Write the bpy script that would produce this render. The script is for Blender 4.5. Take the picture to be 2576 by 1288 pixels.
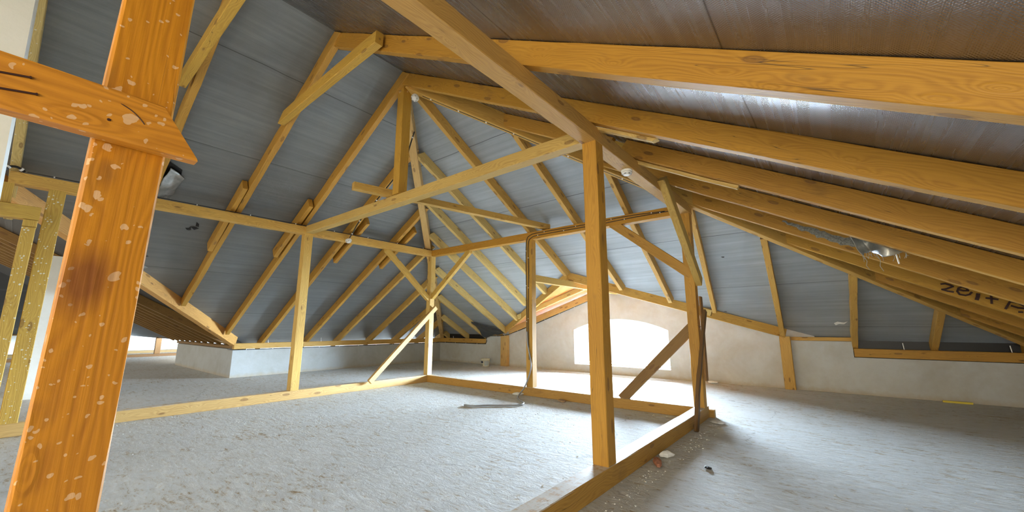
import bpy, math, random
from mathutils import Vector, Matrix, noise

for o in list(bpy.data.objects):
    bpy.data.objects.remove(o)
SC = bpy.context.scene
COL = SC.collection
V = Vector

# ------------------------------------------------------------ camera
cam_d = bpy.data.cameras.new('camera')
cam = bpy.data.objects.new('camera', cam_d)
COL.objects.link(cam)
cam_d.sensor_fit = 'HORIZONTAL'
cam_d.sensor_width = 36.0
cam_d.lens = 988.12 / 2576.0 * 36.0
cam_d.clip_start = 0.02
cam_d.clip_end = 300
_y, _p, _r = math.radians(39.07526), math.radians(10.25515), math.radians(0.0697)
f = V((-math.sin(_y)*math.cos(_p), math.cos(_y)*math.cos(_p), math.sin(_p)))
r = V((math.cos(_y), math.sin(_y), 0)); u = r.cross(f)
r2 = math.cos(_r)*r + math.sin(_r)*u
u2 = -math.sin(_r)*r + math.cos(_r)*u
m = Matrix((r2, u2, -f)).transposed().to_4x4()
m.translation = V((0, 0, 1.2))
cam.matrix_world = m
SC.camera = cam

# ------------------------------------------------------------ view, world
SC.view_settings.view_transform = 'Standard'
SC.view_settings.look = 'None'
SC.view_settings.gamma = 1
SC.view_settings.use_curve_mapping = False
SC.view_settings.exposure = 0.95

w = bpy.data.worlds.new('sky'); SC.world = w; w.use_nodes = True
nt = w.node_tree; nt.nodes.clear()
bg = nt.nodes.new('ShaderNodeBackground'); wo = nt.nodes.new('ShaderNodeOutputWorld')
bg.inputs[0].default_value = (1.0, 0.93, 0.80, 1); bg.inputs[1].default_value = 1.1
nt.links.new(bg.outputs[0], wo.inputs[0])

def area(name, loc, target, sx, sy, power, col):
    l = bpy.data.lights.new(name, 'AREA'); l.shape = 'RECTANGLE'
    l.size = sx; l.size_y = sy; l.energy = power; l.color = col
    o = bpy.data.objects.new(name, l); COL.objects.link(o)
    o.location = loc
    o.rotation_euler = (V(target)-V(loc)).to_track_quat('-Z', 'Y').to_euler()
    return o
# daylight through the arched window of the far gable
wl = area('window_daylight', (-4.43, 16.0, 1.45), (-4.43, 4.0, 1.3), 17.0, 2.7, 31000, (0.66, 0.83, 1.0))
# unseen fill lights added behind and beside the camera to brighten the room
area('rear_fill', (0.6, -3.2, 1.7), (-4.0, 4.5, 1.9), 3.4, 1.8, 110, (1.0, 0.86, 0.62))
sd = area('side_fill', (2.2, -1.2, 1.75), (0.6, 5.2, 0.0), 1.6, 1.0, 45, (0.85, 0.93, 1.0))
sd.data.spread = math.radians(75)

# ------------------------------------------------------------ materials
def newmat(name):
    mt = bpy.data.materials.new(name); mt.use_nodes = True
    n = mt.node_tree.nodes; l = mt.node_tree.links
    return mt, n, l, n['Principled BSDF']
def ramp(n, stops):
    c = n.new('ShaderNodeValToRGB')
    e = c.color_ramp.elements
    while len(e) > 1: e.remove(e[-1])
    e[0].position = stops[0][0]; e[0].color = tuple(stops[0][1]) + (1,) if len(stops[0][1]) == 3 else stops[0][1]
    for p, col in stops[1:]:
        x = e.new(p); x.color = tuple(col) + (1,) if len(col) == 3 else col
    return c
def mixc(n, l, a, b, fac, mode='MIX'):
    x = n.new('ShaderNodeMix'); x.data_type = 'RGBA'; x.blend_type = mode
    for s, v in ((6, a), (7, b), (0, fac)):
        if isinstance(v, (int, float)): x.inputs[s].default_value = v
        elif isinstance(v, tuple): x.inputs[s].default_value = v + (1,) if len(v) == 3 else v
        else: l.new(v, x.inputs[s])
    return x.outputs[2]
def math_n(n, l, op, a, b=0.5, c=None):
    x = n.new('ShaderNodeMath'); x.operation = op
    for i, v in enumerate((a, b) if c is None else (a, b, c)):
        if isinstance(v, (int, float)): x.inputs[i].default_value = v
        else: l.new(v, x.inputs[i])
    return x.outputs[0]
def mapping(n, l, src, sc, loc=None):
    mp = n.new('ShaderNodeMapping'); mp.inputs['Scale'].default_value = sc
    l.new(src, mp.inputs['Vector'])
    if loc is not None: l.new(loc, mp.inputs['Location'])
    return mp.outputs[0]
def noise_n(n, l, vec, scale, detail=3, rough=.5, dist=0):
    x = n.new('ShaderNodeTexNoise'); x.inputs['Scale'].default_value = scale
    x.inputs['Detail'].default_value = detail; x.inputs['Roughness'].default_value = rough
    x.inputs['Distortion'].default_value = dist
    l.new(vec, x.inputs['Vector']); return x.outputs[0]

def wood(name, splat=0.0, dust=0.0, splat_col=(.72, .50, .36), rough=.62, dark=.55, big=False):
    mt, n, l, b = newmat(name)
    tc = n.new('ShaderNodeTexCoord'); oi = n.new('ShaderNodeObjectInfo')
    off = n.new('ShaderNodeCombineXYZ')
    l.new(math_n(n, l, 'MULTIPLY', oi.outputs['Random'], 37.0), off.inputs[0])
    l.new(math_n(n, l, 'MULTIPLY', oi.outputs['Random'], 11.0), off.inputs[1])
    base = mapping(n, l, tc.outputs['Object'], (1, 1, 1), off.outputs[0])
    # growth rings, bent by a slow noise and round the knots
    kn = n.new('ShaderNodeTexVoronoi'); kn.feature = 'F1'
    kn.inputs['Scale'].default_value = 1.0
    l.new(mapping(n, l, base, (3.4, 10.5, 10.5)), kn.inputs['Vector'])
    kd = kn.outputs['Distance']
    bend = noise_n(n, l, mapping(n, l, base, (1.3, 7, 7)), 1.0, 2)
    sep = n.new('ShaderNodeSeparateXYZ'); l.new(base, sep.inputs[0])
    yy = math_n(n, l, 'ADD', math_n(n, l, 'MULTIPLY', sep.outputs[1], 1.0), math_n(n, l, 'MULTIPLY', sep.outputs[2], .8))
    kpull = math_n(n, l, 'MULTIPLY', math_n(n, l, 'EXPONENT', math_n(n, l, 'MULTIPLY', kd, -4.0), 0), .09)
    rr = math_n(n, l, 'ADD', math_n(n, l, 'ADD', yy, math_n(n, l, 'MULTIPLY', bend, .16)), kpull)
    ring = math_n(n, l, 'SINE', math_n(n, l, 'MULTIPLY', rr, 330.0 if big else 420.0), 0)
    ring = math_n(n, l, 'MULTIPLY_ADD', ring, .5, .5)
    fine = noise_n(n, l, mapping(n, l, base, (3, 130, 130)), 1.0, 3, .6)
    patch = noise_n(n, l, mapping(n, l, base, (1.2, 3.5, 3.5)), 1.0, 3, .6)
    g = math_n(n, l, 'ADD', math_n(n, l, 'MULTIPLY', ring, .20), math_n(n, l, 'MULTIPLY', fine, .55))
    g = math_n(n, l, 'ADD', g, math_n(n, l, 'MULTIPLY', patch, .45))
    tone = ramp(n, [(.25, (.62, .52, .40)), (.6, (.93, .90, .86)), (.95, (1.12, 1.12, 1.14))])
    l.new(g, tone.inputs[0])
    col = mixc(n, l, oi.outputs['Color'], tone.outputs[0], 1.0, 'MULTIPLY')
    col = mixc(n, l, col, (.79, .775, .43), 1.0, 'MULTIPLY')
    # knots
    kf = ramp(n, [(0.0, (1, 1, 1)), (.11, (.7, .7, .7)), (.16, (1, 1, 1)), (.21, (.15, .15, .15)), (.27, (0, 0, 0))]); l.new(kd, kf.inputs[0])
    pick = math_n(n, l, 'GREATER_THAN', math_n(n, l, 'FRACT', math_n(n, l, 'MULTIPLY', kn.outputs['Color'], 7.3), 0), .55)
    kfac = math_n(n, l, 'MULTIPLY', math_n(n, l, 'MULTIPLY', kf.outputs[0], pick), .72)
    col = mixc(n, l, col, (.16, .07, .02), kfac)
    # drying cracks, thin and long
    cr = noise_n(n, l, mapping(n, l, base, (.7, 26, 26)), 1.0, 1, .4)
    cf = ramp(n, [(.495, (0, 0, 0)), (.5, (1, 1, 1)), (.505, (0, 0, 0))]); l.new(cr, cf.inputs[0])
    gate = noise_n(n, l, mapping(n, l, base, (.9, 4, 4), off.outputs[0]), 1.0, 1)
    gf = ramp(n, [(.56, (0, 0, 0)), (.60, (1, 1, 1))]); l.new(gate, gf.inputs[0])
    crk = math_n(n, l, 'MULTIPLY', math_n(n, l, 'MULTIPLY', cf.outputs[0], gf.outputs[0]), .75)
    col = mixc(n, l, col, (.05, .03, .015), crk)
    # darker smudges
    sm = noise_n(n, l, mapping(n, l, base, (2.0, 5, 5)), 1.3, 4, .65)
    sf = ramp(n, [(.60, (0, 0, 0)), (.78, (1, 1, 1))]); l.new(sm, sf.inputs[0])
    col = mixc(n, l, col, (.17, .09, .03), math_n(n, l, 'MULTIPLY', sf.outputs[0], dark))
    if splat:
        sp = n.new('ShaderNodeTexVoronoi'); sp.inputs['Scale'].default_value = 24 if big else 40
        wob = noise_n(n, l, tc.outputs['Object'], 30, 2)
        vv = n.new('ShaderNodeVectorMath'); vv.operation = 'ADD'
        l.new(tc.outputs['Object'], vv.inputs[0])
        wv = n.new('ShaderNodeCombineXYZ')
        for i in range(3): l.new(math_n(n, l, 'MULTIPLY', wob, .034 if big else .014), wv.inputs[i])
        l.new(wv.outputs[0], vv.inputs[1]); l.new(vv.outputs[0], sp.inputs['Vector'])
        wn = n.new('ShaderNodeSeparateColor'); l.new(sp.outputs['Color'], wn.inputs[0])
        rad = math_n(n, l, 'MULTIPLY_ADD', math_n(n, l, 'POWER', wn.outputs[0], 3.0), .34, .05)
        hit = math_n(n, l, 'LESS_THAN', sp.outputs['Distance'], rad)
        on = math_n(n, l, 'LESS_THAN', wn.outputs[1], splat)
        col = mixc(n, l, col, splat_col, math_n(n, l, 'MULTIPLY', math_n(n, l, 'MULTIPLY', hit, on), .85))
        if big:
            s2 = n.new('ShaderNodeTexVoronoi'); s2.inputs['Scale'].default_value = 46
            l.new(vv.outputs[0], s2.inputs['Vector'])
            w2 = n.new('ShaderNodeSeparateColor'); l.new(s2.outputs['Color'], w2.inputs[0])
            h2 = math_n(n, l, 'LESS_THAN', s2.outputs['Distance'], math_n(n, l, 'MULTIPLY_ADD', w2.outputs[0], .28, .06))
            col = mixc(n, l, col, splat_col, math_n(n, l, 'MULTIPLY', math_n(n, l, 'MULTIPLY', h2, math_n(n, l, 'LESS_THAN', w2.outputs[1], .5)), .8))
            # dark resin stain low on the post
            vd = n.new('ShaderNodeVectorMath'); vd.operation = 'DISTANCE'
            mp2 = mapping(n, l, tc.outputs['Object'], (.55, 1, 1)); l.new(mp2, vd.inputs[0]); vd.inputs[1].default_value = (.645, .07, -.03)
            sf2 = ramp(n, [(.015, (1, 1, 1)), (.055, (0, 0, 0))])
            l.new(math_n(n, l, 'ADD', vd.outputs['Value'], math_n(n, l, 'MULTIPLY', math_n(n, l, 'SUBTRACT', patch, .5), .10)), sf2.inputs[0])
            col = mixc(n, l, col, (.18, .045, .01), math_n(n, l, 'MULTIPLY', sf2.outputs[0], .75))
    if dust:
        gg = n.new('ShaderNodeNewGeometry'); sn = n.new('ShaderNodeSeparateXYZ'); l.new(gg.outputs['Normal'], sn.inputs[0])
        up_ = math_n(n, l, 'GREATER_THAN', sn.outputs[2], .8)
        dn = noise_n(n, l, gg.outputs['Position'], 14, 5, .7)
        dr = ramp(n, [(.38, (.25, .25, .25)), (.52, (1, 1, 1))]); l.new(dn, dr.inputs[0])
        col = mixc(n, l, col, (.66, .66, .62), math_n(n, l, 'MULTIPLY', math_n(n, l, 'MULTIPLY', up_, dr.outputs[0]), dust))
    l.new(col, b.inputs['Base Color'])
    b.inputs['Roughness'].default_value = rough
    bp_ = n.new('ShaderNodeBump'); bp_.inputs['Strength'].default_value = .35; bp_.inputs['Distance'].default_value = .004
    l.new(math_n(n, l, 'SUBTRACT', math_n(n, l, 'ADD', g, kf.outputs[0]), math_n(n, l, 'MULTIPLY', crk, 2.0)), bp_.inputs['Height'])
    l.new(bp_.outputs[0], b.inputs['Normal'])
    return mt
M_WOOD = wood('sawn_pine', dark=.42)
M_FG = wood('orange_pine_with_paint_dots', splat=.9, splat_col=(.76, .49, .27), rough=.5, dark=.5, big=True)
M_SPLAT = wood('plaster_splashed_pine', splat=.5, splat_col=(.74, .72, .60), rough=.7, dark=.3)

M_SILL = wood('dusty_sill_pine', dust=.85, dark=.4)

GOLD = (.66, .35, .085, 1); GOLD2 = (.70, .39, .11, 1); PALE = (.82, .61, .39, 1); WARM = (.78, .48, .20, 1)
ORANGE = (.80, .335, .022, 1); BROWN = (.30, .17, .07, 1); CREAM = (.80, .63, .44, 1); PINK = (.80, .54, .36, 1); DARKW = (.22, .13, .08, 1)
OLIVE = (.74, .49, .17, 1)

def plain(name, col, rough=.6, metal=0, bump=0, bscale=20, var=0, spec=.5):
    mt, n, l, b = newmat(name)
    b.inputs['Base Color'].default_value = tuple(col) + (1,)
    b.inputs['Roughness'].default_value = rough; b.inputs['Metallic'].default_value = metal
    b.inputs['Specular IOR Level'].default_value = spec
    tc = n.new('ShaderNodeTexCoord')
    x = noise_n(n, l, tc.outputs['Object'], bscale, 5, .6)
    if var:
        c = ramp(n, [(.3, tuple(v*(1-var) for v in col)), (.7, tuple(min(1, v*(1+var)) for v in col))])
        l.new(x, c.inputs[0]); l.new(c.outputs[0], b.inputs['Base Color'])
    if bump:
        bp_ = n.new('ShaderNodeBump'); bp_.inputs['Strength'].default_value = bump; bp_.inputs['Distance'].default_value = .01
        l.new(x, bp_.inputs['Height']); l.new(bp_.outputs[0], b.inputs['Normal'])
    return mt

def membrane(name, seam_off, tint=(.22, .232, .238), metal=.35, rough=.36, woven=.5, wr=.55):
    """woven grey roofing membrane: sheets 1.5 m wide laid along the eaves; uv in metres (u along the eaves, v down the slope)"""
    mt, n, l, b = newmat(name)
    uv = n.new('ShaderNodeUVMap'); uv.uv_map = 'metres'
    sep = n.new('ShaderNodeSeparateXYZ'); l.new(uv.outputs[0], sep.inputs[0])
    wob = noise_n(n, l, mapping(n, l, uv.outputs[0], (.8, .8, 1)), 1.0, 2)
    vv = math_n(n, l, 'ADD', sep.outputs[1], math_n(n, l, 'MULTIPLY', wob, .06))
    fr = math_n(n, l, 'FRACT', math_n(n, l, 'DIVIDE', math_n(n, l, 'SUBTRACT', vv, seam_off + .03), 1.5), 0)
    dist = math_n(n, l, 'ABSOLUTE', math_n(n, l, 'SUBTRACT', fr, .5), 0)       # .5 at the seam
    seam = ramp(n, [(.4955, (0, 0, 0)), (.498, (1, 1, 1))]); l.new(dist, seam.inputs[0])
    lap = math_n(n, l, 'GREATER_THAN', fr, .93)
    st = noise_n(n, l, mapping(n, l, uv.outputs[0], (.55, 15, 1)), 1.0, 4, .6, .3)
    cl = noise_n(n, l, mapping(n, l, uv.outputs[0], (.9, 1.3, 1)), 1.0, 4, .6)
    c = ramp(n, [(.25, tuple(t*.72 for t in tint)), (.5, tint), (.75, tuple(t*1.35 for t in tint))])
    l.new(math_n(n, l, 'ADD', math_n(n, l, 'MULTIPLY', st, .55), math_n(n, l, 'MULTIPLY', cl, .45)), c.inputs[0])
    col = mixc(n, l, c.outputs[0], (.012, .012, .012), math_n(n, l, 'MULTIPLY', seam.outputs[0], .85))
    col = mixc(n, l, col, (.26, .27, .28), math_n(n, l, 'MULTIPLY', lap, .12))
    # small punctures and scuffs
    pv = n.new('ShaderNodeTexVoronoi'); pv.inputs['Scale'].default_value = 1.15
    l.new(mapping(n, l, uv.outputs[0], (1, 1.6, 1)), pv.inputs['Vector'])
    jag = noise_n(n, l, uv.outputs[0], 45, 3, .7)
    pd = math_n(n, l, 'ADD', pv.outputs['Distance'], math_n(n, l, 'MULTIPLY', math_n(n, l, 'SUBTRACT', jag, .5), .10))
    ps = n.new('ShaderNodeSeparateColor'); l.new(pv.outputs['Color'], ps.inputs[0])
    hit = math_n(n, l, 'MULTIPLY', math_n(n, l, 'LESS_THAN', pd, .030), math_n(n, l, 'LESS_THAN', ps.outputs[0], .6))
    col = mixc(n, l, col, (.01, .01, .01), hit)
    l.new(col, b.inputs['Base Color'])
    b.inputs['Metallic'].default_value = metal
    rn = ramp(n, [(.3, (rough*.93,)*3), (.7, (rough*1.08,)*3)]); l.new(st, rn.inputs[0]); l.new(rn.outputs[0], b.inputs['Roughness'])
    # weave + wrinkles
    wu = math_n(n, l, 'SINE', math_n(n, l, 'MULTIPLY', sep.outputs[0], 2*math.pi/.014), 0)
    wv = math_n(n, l, 'SINE', math_n(n, l, 'MULTIPLY', sep.outputs[1], 2*math.pi/.014), 0)
    weave = math_n(n, l, 'MULTIPLY', wu, wv)
    b1 = n.new('ShaderNodeBump'); b1.inputs['Strength'].default_value = wr; b1.inputs['Distance'].default_value = .02
    l.new(math_n(n, l, 'ADD', math_n(n, l, 'MULTIPLY', st, .55), math_n(n, l, 'SUBTRACT', math_n(n, l, 'MULTIPLY', cl, .9), math_n(n, l, 'MULTIPLY', seam.outputs[0], .35))), b1.inputs['Height'])
    b2 = n.new('ShaderNodeBump'); b2.inputs['Strength'].default_value = woven; b2.inputs['Distance'].default_value = .0022
    l.new(weave, b2.inputs['Height']); l.new(b1.outputs[0], b2.inputs['Normal'])
    l.new(b2.outputs[0], b.inputs['Normal'])
    return mt
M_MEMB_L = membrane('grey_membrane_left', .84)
M_MEMB_B = membrane('grey_membrane_back_lit', 1.45, tint=(.36, .40, .44), metal=.25, rough=.42)  # paler bluish copy of the grey membrane; window light is put into the tint
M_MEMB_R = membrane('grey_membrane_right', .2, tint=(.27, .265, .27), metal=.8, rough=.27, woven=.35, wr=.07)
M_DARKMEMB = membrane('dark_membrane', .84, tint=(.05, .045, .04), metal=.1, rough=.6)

def floor_mat():
    mt, n, l, b = newmat('dusty_screed')
    g = n.new('ShaderNodeNewGeometry'); p = g.outputs['Position']
    a = noise_n(n, l, mapping(n, l, p, (1, 1, 1)), .75, 5, .6)
    rot = n.new('ShaderNodeMapping'); rot.inputs['Rotation'].default_value = (0, 0, math.radians(35)); rot.inputs['Scale'].default_value = (3, 10, 1)
    l.new(p, rot.inputs['Vector'])
    stro = noise_n(n, l, rot.outputs[0], 1.6, 6, .68, .9)
    chips = noise_n(n, l, mapping(n, l, p, (9, 15, 1)), 1.0, 7, .74, 1.8)
    fine = noise_n(n, l, p, 70, 4, .7)
    c = ramp(n, [(.39, (.40, .27, .13)), (.445, (.62, .53, .40)), (.49, (.83, .83, .79)), (.60, (.90, .92, .91)), (.80, (.95, .96, .96))])
    v = math_n(n, l, 'ADD', math_n(n, l, 'MULTIPLY', stro, .45), math_n(n, l, 'MULTIPLY', chips, .42))
    v = math_n(n, l, 'ADD', v, math_n(n, l, 'MULTIPLY', a, .20))
    l.new(v, c.inputs[0])
    col = c.outputs[0]
    # thin cracks
    cv = n.new('ShaderNodeTexVoronoi'); cv.feature = 'DISTANCE_TO_EDGE'; cv.inputs['Scale'].default_value = .42
    dd = n.new('ShaderNodeVectorMath'); dd.operation = 'ADD'
    wv = n.new('ShaderNodeCombineXYZ'); l.new(math_n(n, l, 'MULTIPLY', a, 1.3), wv.inputs[0]); l.new(math_n(n, l, 'MULTIPLY', stro, .25), wv.inputs[1])
    l.new(p, dd.inputs[0]); l.new(wv.outputs[0], dd.inputs[1]); l.new(dd.outputs[0], cv.inputs['Vector'])
    ck = ramp(n, [(.0, (1, 1, 1)), (.004, (0, 0, 0))]); l.new(cv.outputs['Distance'], ck.inputs[0])
    col = mixc(n, l, col, (.16, .12, .08), math_n(n, l, 'MULTIPLY', math_n(n, l, 'MULTIPLY', ck.outputs[0], math_n(n, l, 'GREATER_THAN', a, .52)), .38))
    l.new(col, b.inputs['Base Color']); b.inputs['Roughness'].default_value = .72
    b1 = n.new('ShaderNodeBump'); b1.inputs['Strength'].default_value = 1.0; b1.inputs['Distance'].default_value = .042
    l.new(math_n(n, l, 'ADD', math_n(n, l, 'ADD', chips, math_n(n, l, 'MULTIPLY', stro, .8)), math_n(n, l, 'MULTIPLY', fine, .12)), b1.inputs['Height'])
    l.new(b1.outputs[0], b.inputs['Normal'])
    return mt
M_FLOOR = floor_mat()

def plaster(name, c0, c1, foot_tint=.5):
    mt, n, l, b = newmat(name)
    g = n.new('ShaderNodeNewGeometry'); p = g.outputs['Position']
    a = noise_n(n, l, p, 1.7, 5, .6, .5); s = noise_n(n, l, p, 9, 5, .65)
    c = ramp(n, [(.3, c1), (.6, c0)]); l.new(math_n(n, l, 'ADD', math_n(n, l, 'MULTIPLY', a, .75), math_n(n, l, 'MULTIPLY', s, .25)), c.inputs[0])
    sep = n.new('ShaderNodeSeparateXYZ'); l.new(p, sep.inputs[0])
    # ochre tint towards the foot of the wall
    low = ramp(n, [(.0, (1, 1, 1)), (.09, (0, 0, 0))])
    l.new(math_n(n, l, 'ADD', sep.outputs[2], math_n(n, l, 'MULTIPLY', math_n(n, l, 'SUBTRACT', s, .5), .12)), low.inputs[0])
    col = mixc(n, l, c.outputs[0], (.45, .33, .17), math_n(n, l, 'MULTIPLY', low.outputs[0], foot_tint))
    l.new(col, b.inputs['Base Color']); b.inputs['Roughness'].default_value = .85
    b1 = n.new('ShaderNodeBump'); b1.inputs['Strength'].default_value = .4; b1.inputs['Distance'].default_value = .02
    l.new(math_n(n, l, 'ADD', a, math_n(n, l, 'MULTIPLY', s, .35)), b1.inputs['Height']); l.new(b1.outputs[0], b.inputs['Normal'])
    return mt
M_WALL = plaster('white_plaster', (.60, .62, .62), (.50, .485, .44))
M_KNEE = plaster('dimmed_plaster', (.47, .49, .485), (.40, .40, .37))  # same plaster as the other walls, darkened where window light overexposes it
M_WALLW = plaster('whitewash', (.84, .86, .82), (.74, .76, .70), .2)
M_WHITE = plain('white_plastic', (.82, .82, .80), .4)
M_BLACK = plain('black_rubber', (.012, .012, .013), .45)
M_GREY = plain('grey_conduit', (.32, .34, .36), .45)
M_STEEL = plain('zinc_steel', (.72, .73, .74), .35, .6)
M_FOIL = plain('silver_foil', (.42, .44, .44), .34, .7, bump=.6, bscale=14, var=.25)
M_FOILBACK = plain('foil_backing', (.40, .42, .38), .7, 0, bump=.4, bscale=20, var=.2)
M_BIN = plain('black_polythene', (.045, .05, .058), .25, 0, bump=.9, bscale=9, spec=.9)
M_INK = plain('brown_paint_marker', (.045, .012, .008), .5)
M_WOOL = plain('grey_wool', (.30, .30, .27), .95, bump=1, bscale=60, var=.45)
M_BRICK = plain('brick_crumb', (.45, .20, .12), .9, bump=.5, bscale=40, var=.3)
M_DUST = plain('dust_white', (.80, .81, .79), .9, bump=.6, bscale=30, var=.1)
M_FRAME = plain('white_window_paint', (.85, .86, .86), .4)
M_BUCK = plain('cream_bucket_plastic', (.66, .63, .50), .5, var=.12, bscale=16)
M_NAVY = plain('navy_print', (.04, .05, .09), .5)
M_PALEBLUE = plain('pale_blue_print', (.42, .47, .46), .5, var=.15, bscale=40)
M_YEL = plain('yellow_paint', (.75, .60, .05), .5)
def glass_mat():
    mt, n, l, b = newmat('window_glass')
    tr = n.new('ShaderNodeBsdfTransparent'); gl_ = n.new('ShaderNodeBsdfGlossy'); gl_.inputs['Roughness'].default_value = .02
    mx = n.new('ShaderNodeMixShader'); mx.inputs[0].default_value = .06
    l.new(tr.outputs[0], mx.inputs[1]); l.new(gl_.outputs[0], mx.inputs[2])
    l.new(mx.outputs[0], n['Material Output'].inputs['Surface'])
    return mt
M_GLASS = glass_mat()

# ------------------------------------------------------------ helpers
def tag(o, label=None, cat=None, group=None, kind=None):
    if label: o['label'] = label
    if cat: o['category'] = cat
    if group: o['group'] = group
    if kind: o['kind'] = kind
    return o
def mesh_obj(name, verts, faces, mat, parent=None, smooth=False, uvs=None):
    me = bpy.data.meshes.new(name); me.from_pydata([tuple(v) for v in verts], [], faces); me.update()
    if uvs is not None:
        lay = me.uv_layers.new(name='metres')
        for lp in me.loops: lay.data[lp.index].uv = uvs[lp.vertex_index]
    o = bpy.data.objects.new(name, me); COL.objects.link(o)
    for x in (mat if isinstance(mat, (list, tuple)) else [mat]): me.materials.append(x)
    if smooth:
        for p in me.polygons: p.use_smooth = True
    if parent: o.parent = parent
    return o
class MB:
    def __init__(s): s.v = []; s.f = []
    def add(s, vs, fs):
        k = len(s.v); s.v += [V(x) for x in vs]; s.f += [tuple(i+k for i in q) for q in fs]
    def box(s, a, b):
        x0, y0, z0 = a; x1, y1, z1 = b
        s.add([(x0, y0, z0), (x1, y0, z0), (x1, y1, z0), (x0, y1, z0), (x0, y0, z1), (x1, y0, z1), (x1, y1, z1), (x0, y1, z1)],
              [(3, 2, 1, 0), (4, 5, 6, 7), (0, 1, 5, 4), (1, 2, 6, 5), (2, 3, 7, 6), (3, 0, 4, 7)])
    def prism(s, poly, d):
        n = len(poly); p = [V(q) for q in poly]; d = V(d)
        s.add(p + [q + d for q in p], [tuple(range(n))[::-1], tuple(range(n, 2*n))] + [(i, (i+1) % n, n+(i+1) % n, n+i) for i in range(n)])
    def tube(s, pts, rad, seg=8, caps=True):
        pts = [V(p) for p in pts]; k = len(s.v); up = V((0, 0, 1)); prev = None
        for i, p in enumerate(pts):
            d = (pts[min(i+1, len(pts)-1)] - pts[max(i-1, 0)]).normalized()
            if prev is None:
                a = d.cross(up if abs(d.z) < .9 else V((1, 0, 0))).normalized()
            else:
                a = (prev - d*prev.dot(d)).normalized()
            prev = a; b_ = d.cross(a)
            rr = rad[i] if isinstance(rad, (list, tuple)) else rad
            for j in range(seg):
                t = 2*math.pi*j/seg; s.v.append(p + (a*math.cos(t) + b_*math.sin(t))*rr)
        for i in range(len(pts)-1):
            for j in range(seg):
                j2 = (j+1) % seg
                s.f.append((k+i*seg+j, k+i*seg+j2, k+(i+1)*seg+j2, k+(i+1)*seg+j))
        if caps:
            s.f.append(tuple(k+j for j in range(seg))[::-1]); e = k+(len(pts)-1)*seg
            s.f.append(tuple(e+j for j in range(seg)))
    def lathe(s, prof, c=(0, 0, 0), seg=32, axis=None):
        """prof: list of (radius, height) from c along axis"""
        c = V(c); ax = V(axis or (0, 0, 1)).normalized()
        a = ax.cross(V((1, 0, 0)) if abs(ax.x) < .9 else V((0, 1, 0))).normalized(); b_ = ax.cross(a)
        k = len(s.v)
        for rr, h in prof:
            for j in range(seg):
                t = 2*math.pi*j/seg; s.v.append(c + ax*h + (a*math.cos(t)+b_*math.sin(t))*max(rr, 1e-4))
        for i in range(len(prof)-1):
            for j in range(seg):
                j2 = (j+1) % seg
                s.f.append((k+i*seg+j, k+i*seg+j2, k+(i+1)*seg+j2, k+(i+1)*seg+j))
    def build(s, name, mat, parent=None, smooth=False):
        # origin at the base centre of the thing
        if parent is None and s.v:
            xs = [v.x for v in s.v]; ys = [v.y for v in s.v]; zs = [v.z for v in s.v]
            c = V(((min(xs)+max(xs))/2, (min(ys)+max(ys))/2, min(zs)))
        else: c = V((0, 0, 0))
        o = mesh_obj(name, [v-c for v in s.v], s.f, mat, parent, smooth)
        if parent is None: o.location = c
        return o
def empty(name, loc=(0, 0, 0)):
    o = bpy.data.objects.new(name, None); COL.objects.link(o); o.location = loc; o.empty_display_size = .1
    return o
def smooth_path(pts, k=6):
    pts = [V(p) for p in pts]; out = []
    for i in range(len(pts)-1):
        p0 = pts[max(i-1, 0)]; p1 = pts[i]; p2 = pts[i+1]; p3 = pts[min(i+2, len(pts)-1)]
        for j in range(k):
            t = j/k
            out.append(.5*((2*p1)+(p2-p0)*t+(2*p0-5*p1+4*p2-p3)*t*t+(3*p1-p0-3*p2+p3)*t**3))
    out.append(pts[-1]); return out
_seed = [0]
def beam(name, label, cat, p0, p1, y, z, up=(0, 0, 1), color=GOLD, group=None, mat=None, s0=0.0, s1=0.0, wob=.0025, parent=None, q0=0.0, q1=0.0, cham=.005, ends=None):
    """sawn timber from p0 to p1; its section spans y=(a,b), z=(a,b) in the frame x=along, z=up; s0,s1 slope the end cuts with z, q0,q1 with y"""
    _seed[0] += 1; rnd = random.Random(_seed[0])
    p0 = V(p0); p1 = V(p1); L = (p1-p0).length; x = (p1-p0)/L
    up = V(up); zz = (up - x*up.dot(x)).normalized(); yy = zz.cross(x)
    a, b = y; c, d = z; ch = cham
    sec = [(a+ch, c), (b-ch, c), (b, c+ch), (b, d-ch), (b-ch, d), (a+ch, d), (a, d-ch), (a, c+ch)]
    n = max(2, int(L/.22))
    vs = []; fs = []
    ph = rnd.random()*50
    bow = (rnd.random()-.5)*.004*L
    for i in range(n+1):
        t = i/n
        for j, (sy, sz) in enumerate(sec):
            k = j//2
            e = noise.noise(V((t*L*2.3+ph, k*7.1, 3.3)))*wob
            e2 = noise.noise(V((t*L*6.0+ph, k*3.7, 9.3)))*wob*.6
            xx = t*L
            if i == 0: xx = s0*sz + q0*sy
            if i == n: xx = L + s1*sz + q1*sy
            cy = (a+b)/2; cz = (c+d)/2
            vs.append((xx, sy+(e+e2)*(1 if sy > cy else -1)+bow*math.sin(math.pi*t), sz+e*(1 if sz > cz else -1)))
    for i in range(n):
        for j in range(8):
            j2 = (j+1) % 8
            fs.append((i*8+j, (i+1)*8+j, (i+1)*8+j2, i*8+j2))
    fs.append(tuple(range(8))); fs.append(tuple(n*8+j for j in range(8))[::-1])
    o = mesh_obj(name, vs, fs, mat or M_WOOD, parent)
    mw = Matrix((x, yy, zz)).transposed().to_4x4(); mw.translation = p0
    if parent is None: o.matrix_world = mw
    else: o.matrix_world = mw
    o.color = color
    if label: tag(o, label, cat, group)
    return o
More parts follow.
